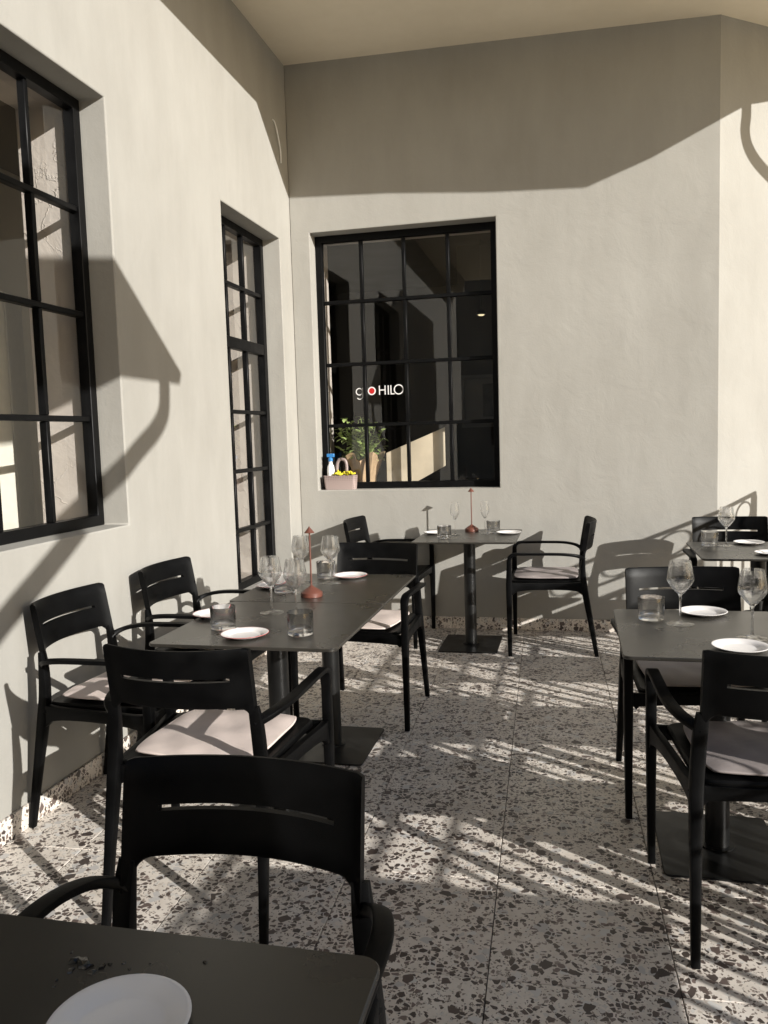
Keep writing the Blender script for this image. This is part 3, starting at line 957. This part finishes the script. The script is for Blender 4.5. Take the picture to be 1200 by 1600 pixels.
# ------------------------------------------------------------------ tables
ZTT = 0.73
def slab_bm(hx, hy, r, z0, z1, ch):
    bm = bmesh.new()
    prs = [(0, z0 + ch, 0), (0, z1 - ch, 0)]
    rings = []
    for ins, z in ((ch, z0), (0, z0 + ch), (0, z1 - ch), (ch, z1)):
        rings.append([bm.verts.new((x, y, z)) for x, y in round_rect(hx - ins, hy - ins, max(r - ins, 0.002), 6)])
    n = len(rings[0])
    for A, B in zip(rings, rings[1:]):
        for k in range(n):
            bm.faces.new((A[k], A[(k + 1) % n], B[(k + 1) % n], B[k]))
    bm.faces.new(rings[0][::-1]); bm.faces.new(rings[-1])
    return bm
def make_table(cx, cy, hx, hy, label, base=(0.19, 0.225), oy=0.0, ox=0.0):
    r = empty('cafe_table', (cx, cy, 0))
    tag(r, label, 'table', 'square pedestal tables on the terrace')
    obj('tabletop', slab_bm(hx, hy, 0.028, ZTT - 0.011, ZTT, 0.0022), 'table', r)
    bm = bmesh.new(); lathe(bm, [(0, 0.0085), (0.0385, 0.0085), (0.0385, ZTT - 0.030), (0, ZTT - 0.030)], 32); obj('column', bm, 'post', r, (ox, oy, 0))
    bm = bmesh.new(); lathe(bm, [(0, 0.0088), (0.055, 0.0088), (0.055, 0.013), (0.0388, 0.014)], 32); obj('collar', bm, 'post', r, (ox, oy, 0))
    obj('base_plate', slab_bm(base[0], base[1], 0.02, 0.0015, 0.0086, 0.002), 'post', r, (ox, oy, 0))
    bm = bmesh.new()
    prism(bm, round_rect(0.16, 0.16, 0.03, 4), ZTT - 0.0298, ZTT - 0.0112)
    obj('top_bracket', bm, 'post', r, (ox, oy, 0))
    return r
make_table(-1.0735, 2.812, 0.330, 0.352, 'near half of the long left table, holding the first two plates')
make_table(-1.084, 3.515, 0.338, 0.345, 'far half of the long left table, holding the red lamp', oy=-0.01)
make_table(0.452, 2.815, 0.318, 0.335, 'near right table with two wine glasses and one tumbler', oy=0.0)
make_table(-0.680, 5.372, 0.325, 0.348, 'small square table below the square window with a red lamp')
make_table(0.955, 4.720, 0.328, 0.330, 'far right table by the turning wall')
make_table(-0.585, 0.660, 0.340, 0.318, 'foreground table with one white plate and crumbs')
make_table(1.085, 2.815, 0.305, 0.335, 'outer right table beside the railing')
make_table(1.715, 0.940, 0.325, 0.345, 'table at the foot of the side wing, nearer the railing')
make_table(1.060, 0.955, 0.325, 0.345, 'table at the foot of the side wing, nearer the viewer')

# ------------------------------------------------------------------ tableware
def plate_bm(R):
    bm = bmesh.new()
    lathe(bm, [(0, 0.0035), (R * .58, 0.0035), (R * .66, 0.0048), (R * .71, 0.0085), (R * .93, 0.0125), (R * .985, 0.0140), (R, 0.0132), (R * .985, 0.0115),
               (R * .74, 0.0045), (R * .60, 0.0), (R * .56, 0.0005), (0, 0.0008)], 56)
    return bm
plate_me = finish(plate_bm(0.082), 60); plate_me.materials.append(M['china'])
big_plate_me = finish(plate_bm(0.102), 60); big_plate_me.materials.append(M['china'])
bm = bmesh.new()
lathe(bm, [(0.0815, 0.01412), (0.0824, 0.0138), (0.0827, 0.0130), (0.0821, 0.0122), (0.0812, 0.0122), (0.0812, 0.0132)], 56, close=True)
rim_me = finish(bm, 60); rim_me.materials.append(M['red_rim'])
def plate(x, y, label, red=False, big=False):
    o = obj('plate', big_plate_me if big else plate_me, None, loc=(x, y, ZTT + 0.0003))
    o.rotation_euler = (0, 0, random.uniform(0, 6))
    tag(o, label, 'plate', 'white side plates on the tables')
    if red:
        obj('rim', rim_me, None, o)
    return o
plate(-1.104, 2.592, 'red-rimmed white plate at the near edge of the long left table', True)
plate(-1.352, 2.890, 'white side plate behind a tumbler at the left edge of the left table', True)
plate(-1.050, 3.762, 'white side plate at the far end of the long left table', True)
plate(-1.335, 3.490, 'white side plate half hidden by a wine glass at the left table edge', True)
plate(0.443, 3.085, 'white side plate behind the first wine glass on the near right table')
plate(0.479, 2.600, 'white side plate on the right table, cut off by a chair back')
plate(0.954, 4.965, 'white side plate at the back of the far right table')
plate(0.985, 4.560, 'white side plate at the front of the far right table')
plate(-0.915, 5.470, 'white side plate at the left of the small back table')
plate(-0.428, 5.460, 'white side plate at the right of the small back table')
plate(-0.514, 0.792, 'white side plate in shade on the foreground table')

def wine_glass_bm(k=1.0):
    h = 0.218
    outer = [(0.046, 0.0), (0.0462, 0.0012), (0.040, 0.0028), (0.020, 0.0048), (0.0065, 0.0085), (0.0042, 0.016), (0.0036, 0.045), (0.0036, 0.075),
             (0.0045, 0.096), (0.0085, 0.1035), (0.0195, 0.1150), (0.0325, 0.1305), (0.0412, 0.1435), (0.0446, 0.1525), (0.0441, 0.161), (0.0397, 0.189), (0.0340, h)]
    inner = [(0.0331, h + 0.0002), (0.0388, 0.189), (0.0432, 0.161), (0.0436, 0.1525), (0.0401, 0.1440), (0.0314, 0.1316), (0.0185, 0.1165), (0.0075, 0.1062), (0.0, 0.0945)]
    bm = bmesh.new()
    lathe(bm, [(0, 0.0)] + [(r * k if z > 0.08 else r * (0.5 + 0.5 * k), z) for r, z in outer + inner[:-1]] + [(0, 0.1045)], 72)
    return bm
wg_me = finish(wine_glass_bm(), 60); wg_me.materials.append(M['wine_glass'])
fl_me = finish(wine_glass_bm(0.72), 60); fl_me.materials.append(M['wine_glass'])
def wine_glass(x, y, label, slim=False):
    o = obj('wine_glass', fl_me if slim else wg_me, None, loc=(x, y, ZTT + 0.0004))
    return tag(o, label, 'wine glass', 'stemmed wine glasses on the tables')
wine_glass(-1.149, 2.971, 'wine glass standing by the left side of the long left table, near its middle')
wine_glass(-1.029, 2.915, 'wine glass standing right behind the nearest tumbler on the long left table')
wine_glass(-1.098, 3.608, 'wine glass right of the red lamp on the long left table')
wine_glass(-1.245, 3.620, 'wine glass seen behind the red lamp stem on the long left table')
wine_glass(0.346, 2.921, 'whole wine glass on the near right table beside the tumbler')
wine_glass(0.540, 2.745, 'wine glass at the right picture edge on the near right table')
wine_glass(0.820, 4.880, 'wine glass on the far right table in front of the chair back')
wine_glass(-0.775, 5.395, 'slim wine glass left of the lamp on the small back table', True)
wine_glass(-0.584, 5.461, 'slim wine glass right of the lamp on the small back table', True)

bm = bmesh.new()
lathe(bm, [(0, 0.0), (0.040, 0.0), (0.0435, 0.003), (0.0455, 0.078), (0.0450, 0.0795), (0.0440, 0.078), (0.0415, 0.016), (0.036, 0.0125), (0, 0.0118)], 48)
tu_me = finish(bm, 40); tu_me.materials.append(M['tumbler'])
def tumbler(x, y, label):
    return tag(obj('tumbler', tu_me, None, loc=(x, y, ZTT + 0.0004)), label, 'tumbler', 'water tumblers on the tables')
tumbler(-1.231, 2.700, 'tumbler in front of the left-hand plate on the long left table')
tumbler(-0.920, 2.640, 'nearest tumbler, at the right of the red-rimmed plate on the long left table')
tumbler(-1.247, 3.381, 'tumbler left of the red lamp on the long left table')
tumbler(-1.163, 3.740, 'tumbler behind the red lamp near the far end of the left table')
tumbler(0.257, 2.985, 'tumbler at the left corner of the near right table')
tumbler(0.734, 4.885, 'tumbler at the left corner of the far right table')
tumbler(-0.824, 5.240, 'tumbler at the front left of the small back table')
tumbler(-0.536, 5.530, 'tumbler behind the right-hand plate on the small back table')

def table_lamp(x, y, label):
    r = tag(empty('table_lamp', (x, y, ZTT + 0.0004)), label, 'lamp', 'terracotta table lamps')
    bm = bmesh.new(); lathe(bm, [(0, 0), (0.045, 0), (0.0462, 0.0015), (0.0462, 0.018), (0.044, 0.0205), (0.028, 0.032), (0.011, 0.042), (0.005, 0.048), (0, 0.048)], 40); obj('base', bm, 'terracotta', r)
    bm = bmesh.new(); lathe(bm, [(0, 0.0478), (0.0036, 0.0478), (0.0036, 0.274), (0, 0.274)], 16); obj('stem', bm, 'terracotta', r)
    bm = bmesh.new(); lathe(bm, [(0.0045, 0.2735), (0.0215, 0.2715), (0.0220, 0.2722), (0.0035, 0.2945), (0.002, 0.2985), (0, 0.2990)], 32); obj('shade', bm, 'terracotta', r)
    return r
table_lamp(-1.091, 3.292, 'terracotta cone lamp on the long left table')
table_lamp(-0.690, 5.600, 'terracotta cone lamp on the small table below the square window')

# crumbs on the foreground table
rc = random.Random(5)
for i, (x, y, r) in enumerate([(-.640, .897, .009), (-.627, .892, .012), (-.616, .889, .008), (-.634, .878, .006), (-.598, .893, .007), (-.605, .880, .006), (-.590, .899, .004),
                               (-.575, .905, .003), (-.640, .858, .004), (-.636, .848, .003), (-.560, .895, .003), (-.655, .912, .003), (-.470, .925, .004), (-.540, .91, .002)]):
    bm = bmesh.new()
    k_ = rc.randint(6, 9)
    r *= 0.72
    ring_ = [(r * rc.uniform(0.45, 1.45) * cos(2 * pi * q_ / k_) * 1.25, r * rc.uniform(0.45, 1.45) * sin(2 * pi * q_ / k_)) for q_ in range(k_)]
    lo_ = [bm.verts.new((x_, y_, -r * 0.28)) for x_, y_ in ring_]
    hi_ = [bm.verts.new((x_ * 0.8, y_ * 0.8, r * rc.uniform(0.0, 0.35))) for x_, y_ in ring_]
    tip_ = bm.verts.new((0, 0, r * 0.4))
    bm.faces.new(lo_[::-1])
    for q_ in range(k_):
        bm.faces.new((lo_[q_], lo_[(q_ + 1) % k_], hi_[(q_ + 1) % k_], hi_[q_]))
        bm.faces.new((hi_[q_], hi_[(q_ + 1) % k_], tip_))
    o = obj('crumb', bm, 'crumb', loc=(x, y, ZTT + r * 0.3), angle=20)
    o.rotation_euler = (0, 0, rc.uniform(0, 6))
    tag(o, 'dark crumb beside the plate on the foreground table', 'crumb', 'dark crumbs on the foreground table')

# ------------------------------------------------------------------ things at the square window
bk = tag(empty('basket', (-1.690, YB + 0.070, 1.0125)), 'mauve perforated plastic basket on the sill of the square window', 'basket')
bm = bmesh.new()
rings = []
for hx, hy, z in ((0.112, 0.044, 0.0), (0.120, 0.052, 0.100), (0.122, 0.054, 0.104), (0.117, 0.049, 0.104), (0.108, 0.040, 0.006)):
    rings.append([bm.verts.new((x, y, z)) for x, y in round_rect(hx, hy, 0.016, 5)])
n = len(rings[0])
for A, B in zip(rings, rings[1:]):
    for k in range(n):
        bm.faces.new((A[k], A[(k + 1) % n], B[(k + 1) % n], B[k]))
bm.faces.new(rings[0][::-1]); bm.faces.new(rings[-1])
obj('body', bm, 'basket', bk)
bm = bmesh.new(); tube(bm, [(-0.02, 0.03, 0.02), (-0.028, 0.03, 0.16), (-0.01, 0.03, 0.215), (0.03, 0.03, 0.215), (0.045, 0.03, 0.18), (0.045, 0.03, 0.10)], 0.012, 6, 10)
tag(obj('brush_handle', bm, 'mauve', loc=(-1.690, YB + 0.050, 1.014)), 'mauve looped handle sticking up out of the basket', 'brush')
sb = tag(empty('spray_bottle', (-1.765, YB + 0.075, 1.020)), 'white spray bottle with a blue head standing in the basket', 'bottle')
bm = bmesh.new(); lathe(bm, [(0, 0), (0.026, 0), (0.028, 0.004), (0.028, 0.14), (0.024, 0.165), (0.013, 0.185), (0.013, 0.20), (0, 0.20)], 24); obj('bottle', bm, 'white_plastic', sb)
bm = bmesh.new(); lathe(bm, [(0, 0.2002), (0.018, 0.2002), (0.018, 0.222), (0.012, 0.226), (0.012, 0.232), (0, 0.232)], 20); box(bm, -0.026, 0.030, -0.011, 0.011, 0.232, 0.258); obj('spray_head', bm, 'blue', sb, bevel=0.003)
bm = bmesh.new()
rg = random.Random(9)
pts = [(-0.05 + 0.15 * t + rg.uniform(-.012, .012), rg.uniform(-.03, .03), 0.103 + rg.uniform(0.0, 0.03)) for t in [i / 13 for i in range(14)]]
tube(bm, pts, 0.0075, 4, 8)
pts = [(-0.02 + 0.12 * t + rg.uniform(-.012, .012), rg.uniform(-.03, .03), 0.108 + rg.uniform(0.0, 0.035)) for t in [i / 10 for i in range(11)]]
tube(bm, pts, 0.0065, 4, 8)
tag(obj('cord', bm, 'yellow', loc=(-1.690, YB + 0.062, 1.014)), 'bright yellow crumpled cord lying on top of the basket', 'cord')
# potted plant wrapped in kraft paper, inside behind the glass
plant = tag(empty('potted_plant', (-1.56, YB + 0.30, 1.015)), 'leafy green plant wrapped in brown paper behind the square window', 'plant')
bm = bmesh.new()
rp = random.Random(21)
n = 28
rings = []
for q_, (r, z) in enumerate(((0.075, 0.0), (0.085, 0.08), (0.105, 0.16), (0.14, 0.235), (0.135, 0.232), (0.10, 0.155), (0.075, 0.05))):
    ring_v = []
    for k in range(n):
        a = 2 * pi * k / n
        rr = r * (1 + (0.16 if 2 <= q_ <= 5 else 0.04) * sin(7 * a + q_ * 0.2) + rp.uniform(-.03, .03))
        ring_v.append(bm.verts.new((rr * cos(a), rr * sin(a), z + (0.035 * sin(5 * a) if 3 <= q_ <= 4 else 0))))
    rings.append(ring_v)
for A, B in zip(rings, rings[1:]):
    for k in range(n):
        bm.faces.new((A[k], A[(k + 1) % n], B[(k + 1) % n], B[k]))
bm.faces.new(rings[0][::-1]); bm.faces.new(rings[-1])
obj('paper_wrap', bm, 'kraft', plant, angle=25)
st, lf = bmesh.new(), bmesh.new()
for i in range(44):
    a = rp.uniform(0, 2 * pi); sp = rp.uniform(0.03, 0.20); hh = rp.uniform(0.22, 0.56)
    p0 = Vector((rp.uniform(-.03, .03), rp.uniform(-.03, .03), 0.1)); p3 = Vector((cos(a) * sp - 0.03, sin(a) * sp * 0.6, hh))
    p1 = p0 + Vector((0, 0, hh * 0.35)); p2 = p0.lerp(p3, 0.7) + Vector((0, 0, 0.03))
    tube(st, [p0, p1, p2, p3], 0.0016, 4, 5)
    for k in range(11):
        t = 0.35 + 0.65 * k / 10
        c = (p1.lerp(p2, t / 0.7) if t < 0.7 else p2.lerp(p3, (t - 0.7) / 0.3))
        da = rp.uniform(0, 2 * pi)
        d = Vector((cos(da), sin(da), rp.uniform(-0.5, 0.6))).normalized()
        ln = rp.uniform(0.042, 0.072); wd = ln * 0.32
        sd = d.cross(Vector((0, 0, 1))).normalized(); up = sd.cross(d)
        vs = [lf.verts.new(c + d * ln * x_ + sd * wd * y_ + up * z_ * ln) for x_, y_, z_ in ((0, 0, 0), (.35, .9, .06), (.7, .7, .04), (1, 0, -.12), (.7, -.7, .04), (.35, -.9, .06))]
        lf.faces.new(vs)
obj('stem', st, 'leaf', plant)
obj('foliage', lf, 'leaf', plant, angle=80)

# loose pale wire curling out of a small hole in the left wall
bm = bmesh.new(); tube(bm, [(XL - 0.01, 5.535, 3.57), (XL + 0.010, 5.550, 3.55), (XL + 0.017, 5.585, 3.48), (XL + 0.016, 5.63, 3.39), (XL + 0.004, 5.665, 3.315)], 0.0045, 6, 8)
tag(obj('wire', bm, 'white_plastic'), 'short pale wire curling out of the left wall high in the corner', 'wire')
